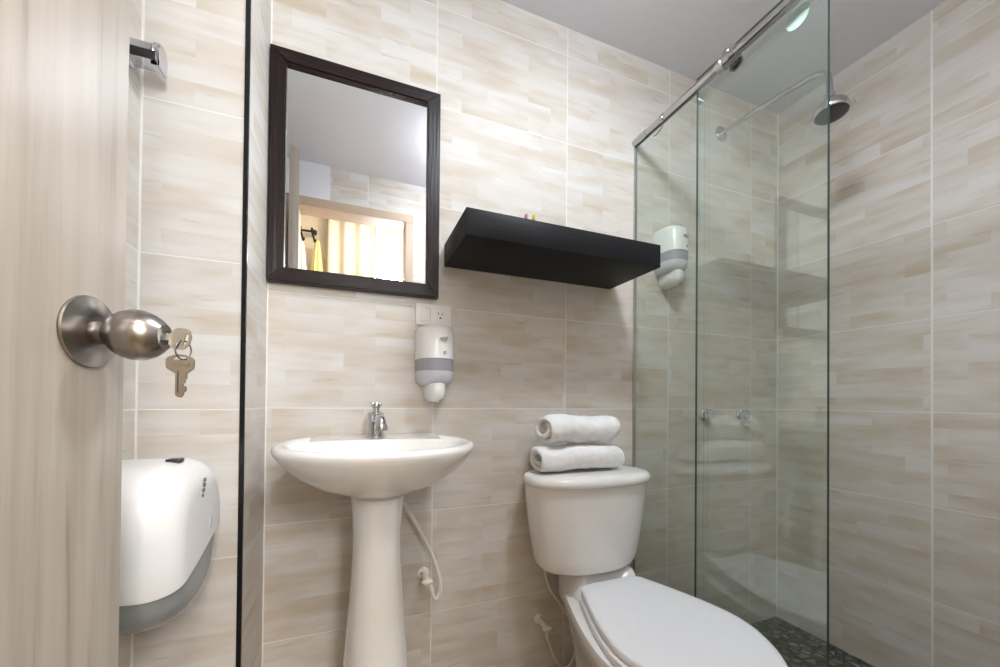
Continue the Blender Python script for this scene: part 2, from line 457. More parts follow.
obj('keyhole', lathe(B(), [(0.0585, 0.0075), (0.0594, 0.0070), (0.0594, 0.002)], (DF, KY, KZ), KAX, 24), MT['darksteel'], kn)
dr.rotation_euler = (0, 0, math.radians(-8))

def extrude_outline(name, outer, holes, depth, fn):
    """filled 2-D outline with holes, extruded, then mapped into place"""
    cu = bpy.data.curves.new(name, 'CURVE'); cu.dimensions = '2D'; cu.fill_mode = 'BOTH'; cu.extrude = depth / 2
    for poly in [outer] + holes:
        sp = cu.splines.new('POLY'); sp.points.add(len(poly) - 1); sp.use_cyclic_u = True
        for q, (a, b) in zip(sp.points, poly): q.co = (a, b, 0, 1)
    tmp = bpy.data.objects.new(name, cu); COL.objects.link(tmp)
    dg = bpy.context.evaluated_depsgraph_get()
    me = bpy.data.meshes.new_from_object(tmp.evaluated_get(dg))
    bm = B(); bm.from_mesh(me)
    bpy.data.objects.remove(tmp); bpy.data.curves.remove(cu); bpy.data.meshes.remove(me)
    for v in bm.verts: v.co = Vector(fn(v.co.x, v.co.y, v.co.z))
    return bm

bow = [(-0.0100, -0.0035), (-0.0105, -0.0010), (-0.0105, 0.0045), (-0.0090, 0.0068), (-0.0035, 0.0095), (0.0035, 0.0095), (0.0090, 0.0068), (0.0105, 0.0045),
       (0.0105, -0.0010), (0.0100, -0.0035)]
blade = [(0.0062, -0.0070), (0.0050, -0.0085), (0.0052, -0.0125), (0.0038, -0.0140), (0.0040, -0.0165), (0.0022, -0.0178), (0.0024, -0.0192), (0.0046, -0.0205),
         (0.0046, -0.0245), (0.0030, -0.0255), (0.0026, -0.0285), (0.0010, -0.0305), (-0.0012, -0.0305), (-0.0034, -0.0285), (-0.0034, -0.0085), (-0.0062, -0.0068)]
hole = [(-0.0068, 0.0045), (0.0068, 0.0045), (0.0035, 0.0072), (-0.0035, 0.0072)]
K2 = Vector((-0.1505, -0.690, 0.9520))
kb = thing('key', 'flat metal key hanging from the ring below the door knob', 'key', K2 + Vector((0, 0, 0.0095)), 'door keys')
ca, sa = math.cos(0.10), math.sin(0.10)
fnk = lambda a, b, c: (K2.x + a * ca + c * sa, K2.y + a * sa * 0.6 + c, K2.z + b)
obj('key_bow', extrude_outline('key_bow', bow + [(0.0062, -0.0070), (-0.0062, -0.0068)], [hole], 0.0022, fnk), MT['nickel'], kb, smooth=30)
obj('key_blade', extrude_outline('key_blade', blade, [], 0.0018, fnk), MT['nickel'], kb, smooth=30)
bm = B()
for i in range(7):      # worn raised lettering, unreadable
    a = -0.0066 + i * 0.0021
    box(bm, K2.x + a, K2.x + a + (0.0006 if i % 2 else 0.0013), K2.y - 0.0017, K2.y - 0.0008, K2.z - 0.0008, K2.z + (0.0022 if i % 3 else 0.0016))
    if i % 2 == 0: box(bm, K2.x + a, K2.x + a + 0.0015, K2.y - 0.0017, K2.y - 0.0008, K2.z - 0.0010, K2.z - 0.0003)
obj('embossing', bm, MT['nickel'], kb, smooth=0)
obj('groove', box(B(), K2.x - 0.0018, K2.x - 0.0009, K2.y - 0.0013, K2.y - 0.0008, K2.z - 0.026, K2.z - 0.006), MT['darksteel'], kb, smooth=0)
# key pushed into the knob: blade along x, bow outside
K1 = Vector((-0.1520, -0.6895, 0.9762))
ka = thing('key', 'metal key pushed into the lock of the door knob', 'key', K1, 'door keys')
rot = math.radians(-8)
fn1 = lambda a, b, c: (K1.x + b * math.cos(rot) - a * math.sin(rot) * 0.9, K1.y + c + a * 0.25 - b * 0.13, K1.z + a * 0.97 * math.cos(rot) + b * math.sin(rot))
obj('key_bow', extrude_outline('key_bow', bow + [(0.0062, -0.0070), (-0.0062, -0.0068)], [hole], 0.0022, fn1), MT['nickel'], ka, smooth=30)
obj('key_blade', extrude_outline('key_blade', [(0.0034, -0.0060), (0.0034, -0.0105), (-0.0034, -0.0105), (-0.0034, -0.0060)], [], 0.0018, fn1), MT['nickel'], ka, smooth=30)
bm = B()
ring = [Vector((-0.1485 + 0.0062 * math.sin(a) * 0.75, -0.690 + 0.0062 * math.sin(a) * 0.66, 0.9655 + 0.0088 * math.cos(a))) for a in [2 * PI * i / 28 for i in range(29)]]
tube(bm, ring, 0.0007, 8, smooth=False)
tag(obj('key_ring', bm, MT['darksteel']), 'small wire ring joining the two keys at the door knob', 'key ring')

# ------------------------------------------------------------------ towel hook on left wall (seen above the door knob)
th = thing('towel_hook', 'polished chrome towel hook on the narrow wall above the paper dispenser', 'towel hook', (XL, -0.245, 1.53))
obj('wall_plate', lathe(B(), [(0, 0.024), (0.006, 0.024), (0.009, 0.021)], (XL, -0.254, 1.540), (1, 0, 0), 36), MT['chrome'], th)
bm = box(B(), XL + 0.004, -0.338, -0.278, -0.234, 1.528, 1.552, 0.004, 3)
obj('arm', bm, MT['chrome'], th)
bm = B()
poly = []
for i in range(13): a = PI * i / 12; poly.append((-0.250 + 0.0175 * math.cos(a), 1.553 + 0.0175 * math.sin(a)))
poly += [(-0.2675, 1.520), (-0.2325, 1.520)]
prism(bm, poly, lambda a, b, t: (t, a, b), -0.347, -0.3345)
bmesh.ops.bevel(bm, geom=[e for e in bm.edges if abs(e.verts[0].co.x - e.verts[1].co.x) < 1e-6], offset=0.0025, segments=2, affect='EDGES')
obj('end_tip', bm, MT['chrome'], th)
obj('dark_reflection', box(B(), XL + 0.006, -0.3355, -0.2795, -0.2765, 1.5215, 1.5370, 0.001), MT['black'], th, label='dark reflection along the chrome arm, modelled as a black strip')  # black strip stands in for the dark reflection low on the chrome arm

# ------------------------------------------------------------------ jumbo paper dispenser on the left wall
PD = dict(yc=-0.365, zc=0.693, ry=0.122, rz=0.128, xf=-0.226)
pdt = thing('paper_dispenser', 'large white rounded paper dispenser with grey lower window, low on the wall behind the door', 'paper dispenser', (XL, PD['yc'], 0.575))
def pd_ring(x, inset, n=72):
    out = []
    for i in range(n):
        t = 2 * PI * i / n; c, s = math.cos(t), math.sin(t)
        e = 3.4 if s > 0 else 2.3
        y = PD['yc'] + (PD['ry'] - inset) * math.copysign(abs(c) ** (2 / e), c)
        z = PD['zc'] + (PD['rz'] - inset) * math.copysign(abs(s) ** (2 / e), s)
        out.append((x, y, z))
    return out
def pd_body(shrink):
    bm = B(); D = PD['xf'] - XL; R = 0.052
    rr = [pd_ring(XL, shrink), pd_ring(XL + 0.03, shrink), pd_ring(XL + 0.06, shrink), pd_ring(XL + D - R, shrink)]
    for k in range(1, 13):
        a = PI / 2 * k / 12
        rr.append(pd_ring(XL + D - R + (R - shrink) * math.sin(a), shrink + R * (1 - math.cos(a))))
    inner = rr[-1]
    rr.append([(PD['xf'] - shrink + 0.002, PD['yc'] + (p[1] - PD['yc']) * 0.5, PD['zc'] + (p[2] - PD['zc']) * 0.5) for p in inner])
    loft(bm, rr)
    return bm
def pd_line(p):
    s = max(0.0, min(1.0, (p.x - XL) / (PD['xf'] - XL)))
    q = max(0.0, min(1.0, (p.y - PD['yc'] + PD['ry'] - 0.004) / 0.17)); q = q * q * (3 - 2 * q) * 0.5 + q * 0.5
    return p.z - (0.664 - 0.024 * s + 0.050 * q * s)
src = pd_body(0.0); obj('cover', clip(src, pd_line, True), MT['plastic'], pdt); src.free()
src = pd_body(0.006); obj('window', clip(src, pd_line, False), MT['greyplastic'], pdt, label='smoky grey translucent lower window'); src.free()
# pocket, printed mark and icon on the front, lock on top
bm = ellipsoid(B(), (PD['xf'] - 0.006, -0.345, 0.712), 0.010, 0.014, 0.020, 24, 12); obj('sight_window', bm, MT['milky'], pdt, label='oval sight window')
bm = B(); px = PD['xf'] - 0.002
for i, (dz, ln) in enumerate(((0.016, 0.006), (0.008, 0.010), (0.0, 0.012), (-0.008, 0.010), (-0.016, 0.006))):
    box(bm, px, px + 0.0025, -0.372 + dz * 0.5 - ln / 2, -0.372 + dz * 0.5 + ln / 2, 0.772 + dz - 0.0032, 0.772 + dz + 0.0032, 0.001)
obj('printed_mark', bm, MT['ink'], pdt, smooth=0)
bm = B(); lathe(bm, [(0, 0.008), (0.0028, 0.008)], (px, -0.358, 0.744), (1, 0, 0), 24); obj('printed_icon', bm, MT['paleink'], pdt, smooth=0)
bm = box(B(), -0.276, -0.257, -0.376, -0.356, PD['zc'] + PD['rz'] - 0.003, PD['zc'] + PD['rz'] + 0.0035, 0.0015); obj('lock', bm, MT['darksteel'], pdt)

# ------------------------------------------------------------------ mirror
MX0, MX1, MZ0, MZ1, FWD = -0.2065, 0.2285, 1.222, 1.820, 0.037
FT = 0.026
mr = thing('wall_mirror', 'rectangular wall mirror in a dark wenge frame above the washbasin', 'mirror', (0.01, 0, MZ0))
def member(name, quad, mat):
    bm = B(); inner = 0.006
    prism(bm, quad, lambda a, b, t: (a, t, b), -FT, -0.001)
    bmesh.ops.bevel(bm, geom=[e for e in bm.edges if e.verts[0].co.y < -FT + 1e-4 and e.verts[1].co.y < -FT + 1e-4], offset=0.003, segments=2, affect='EDGES')
    obj(name, bm, mat, mr, smooth=30)
a0, a1, b0, b1 = MX0, MX1, MZ0, MZ1; i0, i1, j0, j1 = MX0 + FWD, MX1 - FWD, MZ0 + FWD, MZ1 - FWD
member('frame_stile', [(a0, b0), (i0, j0), (i0, j1), (a0, b1)], MT['frame_v'])
member('frame_stile', [(i1, j0), (a1, b0), (a1, b1), (i1, j1)], MT['frame_v'])
member('frame_rail', [(a0, b1), (i0, j1), (i1, j1), (a1, b1)], MT['frame_h'])
member('frame_rail', [(a0, b0), (a1, b0), (i1, j0), (i0, j0)], MT['frame_h'])
obj('mirror_glass', box(B(), i0 - 0.004, i1 + 0.004, -0.014, -0.009, j0 - 0.004, j1 + 0.004), MT['mirror'], mr, smooth=0)

# ------------------------------------------------------------------ switch and socket plate
ol = thing('outlet_plate', 'ivory wall plate with a switch and a socket just under the mirror corner', 'outlet', (0.219, 0, 1.142))
obj('plate', box(B(), 0.1655, 0.2715, -0.008, -0.0005, 1.1425, 1.2060, 0.003), MT['plate'], ol)
obj('switch_rocker', box(B(), 0.181, 0.207, -0.0105, -0.006, 1.155, 1.192, 0.0015), MT['plate'], ol)
bm = box(B(), 0.2068, 0.2082, -0.0088, -0.006, 1.155, 1.192); box(bm, 0.192, 0.208, -0.0088, -0.006, 1.1915, 1.1930)
obj('rocker_gap', bm, MT['paleink'], ol, smooth=0)
obj('socket_face', box(B(), 0.226, 0.250, -0.0098, -0.006, 1.155, 1.192, 0.0015), MT['plate'], ol)
bm = B()
box(bm, 0.2305, 0.2325, -0.0102, -0.008, 1.1755, 1.1835); box(bm, 0.2420, 0.2440, -0.0102, -0.008, 1.1755, 1.1820)
lathe(bm, [(0, 0.0028), (-0.0025, 0.0028)], (0.2370, -0.0078, 1.1665), (0, 1, 0), 16)
obj('socket_slots', bm, MT['black'], ol, smooth=0)

# ------------------------------------------------------------------ soap dispensers
def dring(cx, w, d, z, n=48, e=2.6, y0=-0.0005):
    out = []
    for i in range(n):
        t = PI * i / (n - 1); c, s = math.cos(t), math.sin(t)
        out.append((cx + w * math.copysign(abs(c) ** (2 / e), c), y0 - d * abs(s) ** (2 / e), z))
    return out
def soap(cx, zt, label, s=1.0):
    t = thing('soap_dispenser', label, 'soap dispenser', (cx, 0, zt - 0.203 * s), 'wall soap dispensers')
    R = lambda w, d, dz: dring(cx, w * s, d * s, zt - dz * s)
    bm = B(); loft(bm, [R(0.040, 0.066, 0.0), R(0.047, 0.076, 0.0015), R(0.0505, 0.081, 0.006), R(0.0515, 0.084, 0.015), R(0.0518, 0.088, 0.060), R(0.0518, 0.090, 0.088)])
    obj('cover', bm, MT['plastic'], t)
    bm = B(); loft(bm, [R(0.0508, 0.088, 0.087), R(0.0505, 0.087, 0.105), R(0.050, 0.085, 0.121)])
    obj('level_window', bm, MT['violet'], t, label='clear grey-violet level window')
    bm = B(); loft(bm, [R(0.0508, 0.086, 0.120), R(0.0495, 0.083, 0.138), R(0.046, 0.076, 0.148), R(0.038, 0.062, 0.156), R(0.026, 0.05, 0.160)])
    obj('reservoir', bm, MT['milky'], t, label='milky tapered lower reservoir')
    bm = B(); loft(bm, [R(0.024, 0.072, 0.150), R(0.0275, 0.078, 0.154), R(0.0275, 0.080, 0.176), R(0.026, 0.078, 0.188), R(0.021, 0.070, 0.197), R(0.013, 0.056, 0.2025)])
    nz = obj('push_nozzle', bm, MT['plastic'], t)
    bm = lathe(B(), [(0, 0.0055 * s), (-0.004, 0.0060 * s)], (cx + 0.005 * s, -0.066 * s, zt - 0.1925 * s), (0, 0.9, 0.45), 18)
    obj('outlet', bm, MT['black'], nz)
    bm = B()
    for k in range(5):
        x = cx + (0.000 + 0.0042 * k) * s
        box(bm, x, x + 0.0032 * s, -0.0915 * s, -0.0865 * s, zt - (0.0405 + (0.002 if k % 2 else 0)) * s, zt - (0.0345 - 0.0008 * k) * s, 0.0006)
    obj('printed_mark', bm, MT['paleink'], t, smooth=0)
    bm = B()
    box(bm, cx + 0.008 * s, cx + 0.016 * s, -0.0917 * s, -0.0865 * s, zt - 0.0770 * s, zt - 0.0745 * s); box(bm, cx + 0.009 * s, cx + 0.016 * s, -0.0917 * s, -0.0865 * s, zt - 0.0720 * s, zt - 0.0700 * s)
    obj('printed_icon', bm, MT['paleink'], t, smooth=0)
    return t
soap(0.2195, 1.1320, 'white wall soap dispenser under the outlet plate beside the washbasin', 1.055)
soap(1.092, 1.560, 'white wall soap dispenser behind the shower glass, past the end of the black shelf', 1.04)

# ------------------------------------------------------------------ floating shelf and the things on it
SX0, SX1, SZ0, SZ1, SD = 0.249, 0.846, 1.3235, 1.3905, 0.240
sh = B(); box(sh, SX0, SX1, -SD, -0.0005, SZ0, SZ1, 0.0015)
tag(obj('floating_shelf', sh, MT['shelf'], smooth=30), 'thick black floating shelf on the tiled wall above the toilet', 'shelf')
vz = thing('bud_vase', 'small white vase standing on the black shelf holding two flowers', 'vase', (0.492, -0.075, SZ1))
obj('vase_body', lathe(B(), [(0, 0.016), (0.006, 0.019), (0.022, 0.021), (0.038, 0.013), (0.046, 0.009), (0.050, 0.010), (0.048, 0.0075), (0.02, 0.006)], (0.492, -0.075, SZ1), n=28), MT['porcelain'], vz)
def sprig(x, z, mat, label, lean):
    t = thing('flower', label, 'flower', (0.492 + lean * 0.1, -0.075, SZ1 + 0.03), 'flowers in the vase')
    obj('stem', tube(B(), [(0.492 + lean * 0.15, -0.075, SZ1 + 0.022), (0.492 + lean * 0.4, -0.075, SZ1 + 0.055), (x, -0.075, z - 0.006)], 0.0012, 8), MT['stem'], t)
    bm = B()
    for k in range(6):
        a = 2 * PI * k / 6
        ellipsoid(bm, (x + 0.003 * math.cos(a), -0.075 + 0.003 * math.sin(a), z), 0.0026, 0.0026, 0.0080, 8, 6)
    obj('petals', bm, mat, t)
sprig(0.483, 1.483, MT['purple'], 'purple flower tip peeking above the black shelf edge', -0.02)
sprig(0.508, 1.485, MT['yellowpetal'], 'yellow flower tip peeking above the black shelf edge', 0.02)

# ------------------------------------------------------------------ pedestal washbasin
BX, BYC = 0.0575, -0.200
ws = thing('washbasin', 'white porcelain washbasin on a tall pedestal below the mirror', 'washbasin', (BX, -0.2, 0))
def basin_ring(hw, fr, z, back=-0.0015, bs=1.0, n=88, e=2.25, cy=BYC):
    """oval with the back cut off by the wall"""
    out = []
    for i in range(n):
        t = 2 * PI * i / n; c, s = math.cos(t), math.sin(t)
        x = BX + hw * math.copysign(abs(c) ** (2 / e), c)
        yy = cy + (fr if s < 0 else bs * fr) * math.copysign(abs(s) ** (2 / e), s)
        out.append((x, min(yy, back), z))
    return out
bm = B()
rr = []
for hw, fr, z in ((0.052, 0.058, 0.700), (0.061, 0.068, 0.712), (0.104, 0.112, 0.726), (0.142, 0.146, 0.743), (0.172, 0.174, 0.764), (0.195, 0.196, 0.786),
                  (0.2065, 0.208, 0.801), (0.2130, 0.215, 0.811), (0.2150, 0.217, 0.818), (0.2130, 0.215, 0.8245), (0.2075, 0.2095, 0.8275)):
    rr.append(basin_ring(hw, fr, z, bs=1.12))
# flat rim, then the bowl
rr.append(basin_ring(0.2000, 0.202, 0.8280, back=-0.009, bs=1.10))
inn = lambda hw, fr, z, k: basin_ring(hw, fr, z, back=-0.02, bs=0.42, cy=BYC - 0.025)
rr.append(inn(0.188, 0.170, 0.8265, 0)); rr.append(inn(0.181, 0.163, 0.819, 0.004)); rr.append(inn(0.162, 0.146, 0.785, 0.012))
rr.append(inn(0.125, 0.112, 0.750, 0.03)); rr.append(inn(0.07, 0.065, 0.738, 0.05)); rr.append(inn(0.022, 0.022, 0.735, 0.065))
loft(bm, rr)
basin = obj('basin', bm, MT['porcelain'], ws, smooth=60)
obj('drain', lathe(B(), [(0, 0.021), (0.002, 0.021), (0.003, 0.017), (0.001, 0.008)], (BX, -0.225, 0.7355), n=28), MT['chrome'], basin)
# pedestal
bm = B(); rr = []
for z, hw, d in ((0.0, 0.106, 0.110), (0.02, 0.106, 0.110), (0.05, 0.096, 0.102), (0.15, 0.084, 0.094), (0.30, 0.0730, 0.085), (0.42, 0.0630, 0.078), (0.52, 0.0560, 0.072),
                 (0.58, 0.0535, 0.070), (0.63, 0.0538, 0.071), (0.675, 0.0570, 0.074), (0.700, 0.0600, 0.076), (0.709, 0.0610, 0.077)):
    rr.append([(x, y, z) for x, y, _ in superel(BX - 0.0015, -0.185, hw, d, 56, 2.3)])
loft(bm, rr)
obj('pedestal', bm, MT['porcelain'], ws, smooth=60)
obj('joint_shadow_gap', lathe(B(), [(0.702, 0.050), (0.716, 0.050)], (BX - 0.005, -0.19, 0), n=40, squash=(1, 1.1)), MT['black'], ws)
# faucet
FX, FY, FZ = 0.059, -0.075, 0.8265
fc = obj('faucet', lathe(B(), [(-0.001, 0.0255), (0.004, 0.0255), (0.006, 0.0215), (0.030, 0.0200), (0.052, 0.0195), (0.056, 0.0205), (0.062, 0.0200), (0.066, 0.0150)],
                         (FX - 0.004, FY, FZ), n=36), MT['chrome'], ws)
obj('spout', tube(B(), [(FX, FY - 0.008, FZ + 0.046), (FX + 0.003, FY - 0.035, FZ + 0.050), (FX + 0.005, FY - 0.058, FZ + 0.045), (FX + 0.006, FY - 0.066, FZ + 0.030)], 0.0125, 20), MT['chrome'], fc)
obj('aerator', lathe(B(), [(0.036, 0.0145), (0.031, 0.0160), (0.022, 0.0160), (0.0205, 0.0130), (0.0205, 0.004)], (FX + 0.006, FY - 0.0665, FZ), n=24), MT['chrome'], fc)
bm = lathe(B(), [(0.062, 0.0095), (0.076, 0.0085), (0.077, 0.0125), (0.086, 0.0135), (0.089, 0.0115), (0.0905, 0.006)], (FX - 0.003, FY, FZ), n=28)
for k in range(4):
    a = PI / 4 + k * PI / 2
    tube(bm, [(FX - 0.003, FY, FZ + 0.084), (FX - 0.003 + 0.0125 * math.cos(a), FY + 0.0125 * math.sin(a), FZ + 0.087)], 0.0042, 12, smooth=False)
    ellipsoid(bm, (FX - 0.003 + 0.0125 * math.cos(a), FY + 0.0125 * math.sin(a), FZ + 0.087), 0.0055, 0.0055, 0.0050, 12, 8)
obj('handle', bm, MT['chrome'], fc)
# supply hose and stop valve of the basin
tag(obj('supply_hose', tube(B(), [(0.098, -0.105, 0.690), (0.118, -0.075, 0.655), (0.140, -0.052, 0.628), (0.178, -0.045, 0.560), (0.214, -0.045, 0.485), (0.233, -0.045, 0.425), (0.237, -0.045, 0.385),
        (0.229, -0.045, 0.362), (0.219, -0.044, 0.366), (0.212, -0.043, 0.392), (0.206, -0.042, 0.407)], 0.0055, 12), MT['hose']), 'white flexible supply hose curving from behind the washbasin pedestal', 'hose', 'water supply hoses')
def stopvalve(x, z, label):
    t = thing('stop_valve', label, 'valve', (x, 0, z), 'stop valves')
    obj('escutcheon', lathe(B(), [(0, 0.017), (-0.003, 0.016), (-0.006, 0.010)], (x, -0.0005, z), (0, 1, 0), 28), MT['plate'], t)
    bm = lathe(B(), [(0, 0.0085), (-0.040, 0.0085), (-0.042, 0.0105), (-0.052, 0.0105)], (x, -0.004, z), (0, 1, 0), 20)
    tube(bm, [(x, -0.036, z), (x + 0.010, -0.042, z - 0.020)], 0.0075, 14, smooth=False)
    obj('valve_body', bm, MT['hose'], t)
    bm = B(); ellipsoid(bm, (x, -0.062, z), 0.016, 0.007, 0.008, 16, 10); obj('turn_handle', bm, MT['hose'], t)
stopvalve(0.197, 0.419, 'white stop valve on the wall right of the washbasin pedestal')

# ------------------------------------------------------------------ toilet
TX = 0.7165
tl = thing('toilet', 'white two-piece toilet with closed lid standing beside the shower glass', 'toilet', (TX, -0.4, 0))
prof = [(-0.195, 0.108), (-0.27, 0.137), (-0.33, 0.158), (-0.38, 0.172), (-0.42, 0.180), (-0.455, 0.182), (-0.49, 0.177), (-0.52, 0.167), (-0.55, 0.154), (-0.579, 0.136), (-0.605, 0.115), (-0.63, 0.087), (-0.65, 0.052), (-0.658, 0.027)]
def seat_ring(z, d=0.0, yb=None):
    pts = [(hw + d if i < len(prof) - 4 else hw + d * 0.8, y - (d if i >= len(prof) - 6 else d * 0.3)) for i, (y, hw) in enumerate(prof)]
    if yb is not None: pts = [(pts[0][0], yb)] + pts
    P = smooth_path([(a, b, 0) for a, b in pts], 4)
    r = [(TX + p.x, p.y, z) for p in P]; l = [(TX - p.x, p.y, z) for p in reversed(P)]
    tip = (TX, prof[-1][0] - d - 0.003, z)
    n = 7      # straight rear edge
    rear = [(TX - P[0].x + 2 * P[0].x * k / n, P[0].y, z) for k in range(1, n)]
    return r + [tip] + l + rear
# lid, seat
bm = B(); loft(bm, [seat_ring(0.377, -0.004), seat_ring(0.379, 0.0), seat_ring(0.391, 0.0), seat_ring(0.3945, -0.003), seat_ring(0.396, -0.012), seat_ring(0.3965, -0.05)])
obj('seat_lid', bm, MT['seat'], tl, smooth=50)
bm = B(); loft(bm, [seat_ring(0.357, 0.002), seat_ring(0.359, 0.006), seat_ring(0.372, 0.006), seat_ring(0.375, 0.002)])
obj('seat', bm, MT['seat'], tl, smooth=50)
bm = B()
for sx in (-1, 1):
    obj('hinge', box(B(), TX + sx * 0.075 - 0.018, TX + sx * 0.075 + 0.018, -0.216, -0.192, 0.352, 0.3765, 0.004), MT['seat'], tl)
# bowl: rim, flared body and foot in one surface
def bowl_ring(z, k, yb, yf, d=0.0):
    r = seat_ring(z, 0.016 + d)
    ys = [p[1] for p in r]; y1, y0 = max(ys), min(ys)
    return [(TX + (p[0] - TX) * k, yb + (y1 - p[1]) / (y1 - y0) * (yf - yb), z) for p in r]
bm = B()
loft(bm, [bowl_ring(0.0, 0.62, -0.10, -0.52), bowl_ring(0.03, 0.60, -0.10, -0.51), bowl_ring(0.12, 0.56, -0.11, -0.48), bowl_ring(0.20, 0.66, -0.11, -0.52), bowl_ring(0.27, 0.84, -0.115, -0.60),
          bowl_ring(0.32, 0.96, -0.12, -0.662), bowl_ring(0.345, 1.0, -0.125, -0.676), bowl_ring(0.354, 0.99, -0.13, -0.672), bowl_ring(0.356, 0.93, -0.14, -0.65)])
# rear deck that carries the tank, dished towards the seat
dk = []
for y, z, w, zb in ((-0.034, 0.418, 0.088, 0.30), (-0.06, 0.419, 0.091, 0.29), (-0.150, 0.418, 0.093, 0.28), (-0.164, 0.414, 0.093, 0.28), (-0.180, 0.396, 0.095, 0.28), (-0.200, 0.378, 0.098, 0.28), (-0.235, 0.3575, 0.104, 0.28)):
    pts = []
    for k in range(15):
        u = -1 + 2 * k / 14
        pts.append((TX + 0.004 + w * u, y, z - 0.012 * max(0, 1 - (u / 0.85) ** 2) * (1 if z > 0.38 else 0.3) - (0.006 * abs(u) ** 14)))
    fl = min(1.0, max(0.0, (-y - 0.03) / 0.12)) * 0.026
    pts += [(TX + w + fl * 0.35, y, z - (z - 0.345) * 0.4), (TX + w + fl, y, 0.345), (TX + w * 0.98, y, zb), (TX - w * 0.98, y, zb), (TX - w - fl, y, 0.345), (TX - w - fl * 0.35, y, z - (z - 0.345) * 0.4)]
    dk.append(pts)
loft(bm, dk)
obj('bowl', bm, MT['porcelain'], tl, smooth=50)
# tank
def tank_ring(hw, d, z, e=3.0, bowy=0.022, n=80, back=-0.018):
    out = []
    for i in range(n):
        t = 2 * PI * i / n; c, s = math.cos(t), math.sin(t)
        x = hw * math.copysign(abs(c) ** (2 / e), c)
        y = back - d / 2 + d / 2 * math.copysign(abs(s) ** (2 / e), s)
        if s < 0: y -= bowy * (1 - (x / hw) ** 2) * abs(s)
        out.append((TX - 0.029 + x, y, z))
    return out
bm = B()
loft(bm, [tank_ring(0.120, 0.09, 0.4185, back=-0.035), tank_ring(0.148, 0.135, 0.420, back=-0.025), tank_ring(0.160, 0.150, 0.426), tank_ring(0.167, 0.156, 0.438), tank_ring(0.172, 0.160, 0.46), tank_ring(0.190, 0.166, 0.55),
          tank_ring(0.200, 0.170, 0.63), tank_ring(0.204, 0.172, 0.6775)])
obj('tank', bm, MT['porcelain'], tl, smooth=50)
bm = B()
loft(bm, [tank_ring(0.202, 0.168, 0.6765), tank_ring(0.2065, 0.178, 0.6780), tank_ring(0.2100, 0.182, 0.6825), tank_ring(0.2105, 0.183, 0.691), tank_ring(0.2080, 0.180, 0.7000), tank_ring(0.200, 0.172, 0.7065), tank_ring(0.184, 0.150, 0.7100), tank_ring(0.12, 0.09, 0.7115)])
obj('tank_lid', bm, MT['porcelain'], tl, smooth=50)
tag(obj('supply_hose', tube(B(), [(0.583, -0.040, 0.190), (0.590, -0.028, 0.170), (0.600, -0.018, 0.148), (0.622, -0.016, 0.095), (0.655, -0.016, 0.045), (0.690, -0.016, 0.055), (0.708, -0.016, 0.110), (0.702, -0.016, 0.165),
        (0.672, -0.016, 0.216), (0.642, -0.016, 0.262), (0.608, -0.016, 0.312), (0.588, -0.018, 0.363), (0.583, -0.030, 0.400), (0.583, -0.045, 0.4165)], 0.0050, 12), MT['hose']), 'white flexible supply hose running from its wall valve up under the toilet tank', 'hose', 'water supply hoses')
stopvalve(0.573, 0.214, 'white stop valve low on the wall left of the toilet')

# ------------------------------------------------------------------ rolled towels on the tank
def towel(cx, cy, zb, L, ry, rz, label, seed, tilt=0.0):
    rnd = random.Random(seed)
    turns, n = 2.7, 140
    bm = B(); ns = 34; rings = []
    ph = [rnd.uniform(0, 6.28) for _ in range(6)]
    for k in range(ns + 1):
        u = k / ns; x = (u - 0.5)
        end = min(u, 1 - u)
        f = 1 - (0.30 if u > 0.5 else 0.14) * max(0.0, 1 - end / (0.20 if u > 0.5 else 0.10)) ** 2.2
        ring = []
        for i in range(n + 1):
            q = i / n; a = 2 * PI * turns * q + PI * 0.62
            r = 0.04 + 0.96 * q
            bulge = 1 + 0.02 * math.sin(5 * u * PI + ph[0] + a) + 0.015 * math.sin(9 * u + ph[1] - 2 * a)
            y = ry * r * math.copysign(abs(math.cos(a)) ** 0.85, math.cos(a)) * f * bulge; z = rz * r * math.copysign(abs(math.sin(a)) ** 0.85, math.sin(a)) * f * bulge
            z = max(z, -rz * 0.94 + (1 - r) * rz * 0.5 + 0.0015 * math.sin(14 * u + ph[2]))
            skew = 0.012 * math.sin(a * 0.5 + ph[3]) + (0.020 * (1 - r))
            xx = x * L * (1 - 0.05 * (1 - r)) + (skew if u < 0.15 else 0) * max(0, 1 - u / 0.15)
            ring.append((cx + xx, cy + y, zb + rz * 0.95 + z + xx * tilt + 0.0035 * math.sin(7 * u + ph[4])))
        rings.append(ring)
    R = [[bm.verts.new(p) for p in r] for r in rings]
    for A, C in zip(R, R[1:]):
        for i in range(n): bm.faces.new((A[i], A[i + 1], C[i + 1], C[i]))
    o = obj('rolled_towel', bm, MT['towel'], smooth=80)
    m = o.modifiers.new('thickness', 'SOLIDIFY'); m.thickness = 0.0150; m.offset = 0
    m = o.modifiers.new('round', 'SUBSURF'); m.levels = 1; m.render_levels = 1
    tx = bpy.data.textures.new('cloth_folds', 'CLOUDS'); tx.noise_scale = 0.06
    m = o.modifiers.new('folds', 'DISPLACE'); m.texture = tx; m.strength = 0.012; m.mid_level = 0.5; m.texture_coords = 'LOCAL'
    return tag(o, label, 'towel', 'rolled towels on the toilet tank')
towel(0.655, -0.104, 0.7215, 0.290, 0.056, 0.0370, 'lower of the two white rolled towels, lying on the toilet tank lid', 3)
towel(0.654, -0.104, 0.8035, 0.262, 0.056, 0.0415, 'upper of the two white rolled towels stacked on the toilet tank', 9, 0.018)

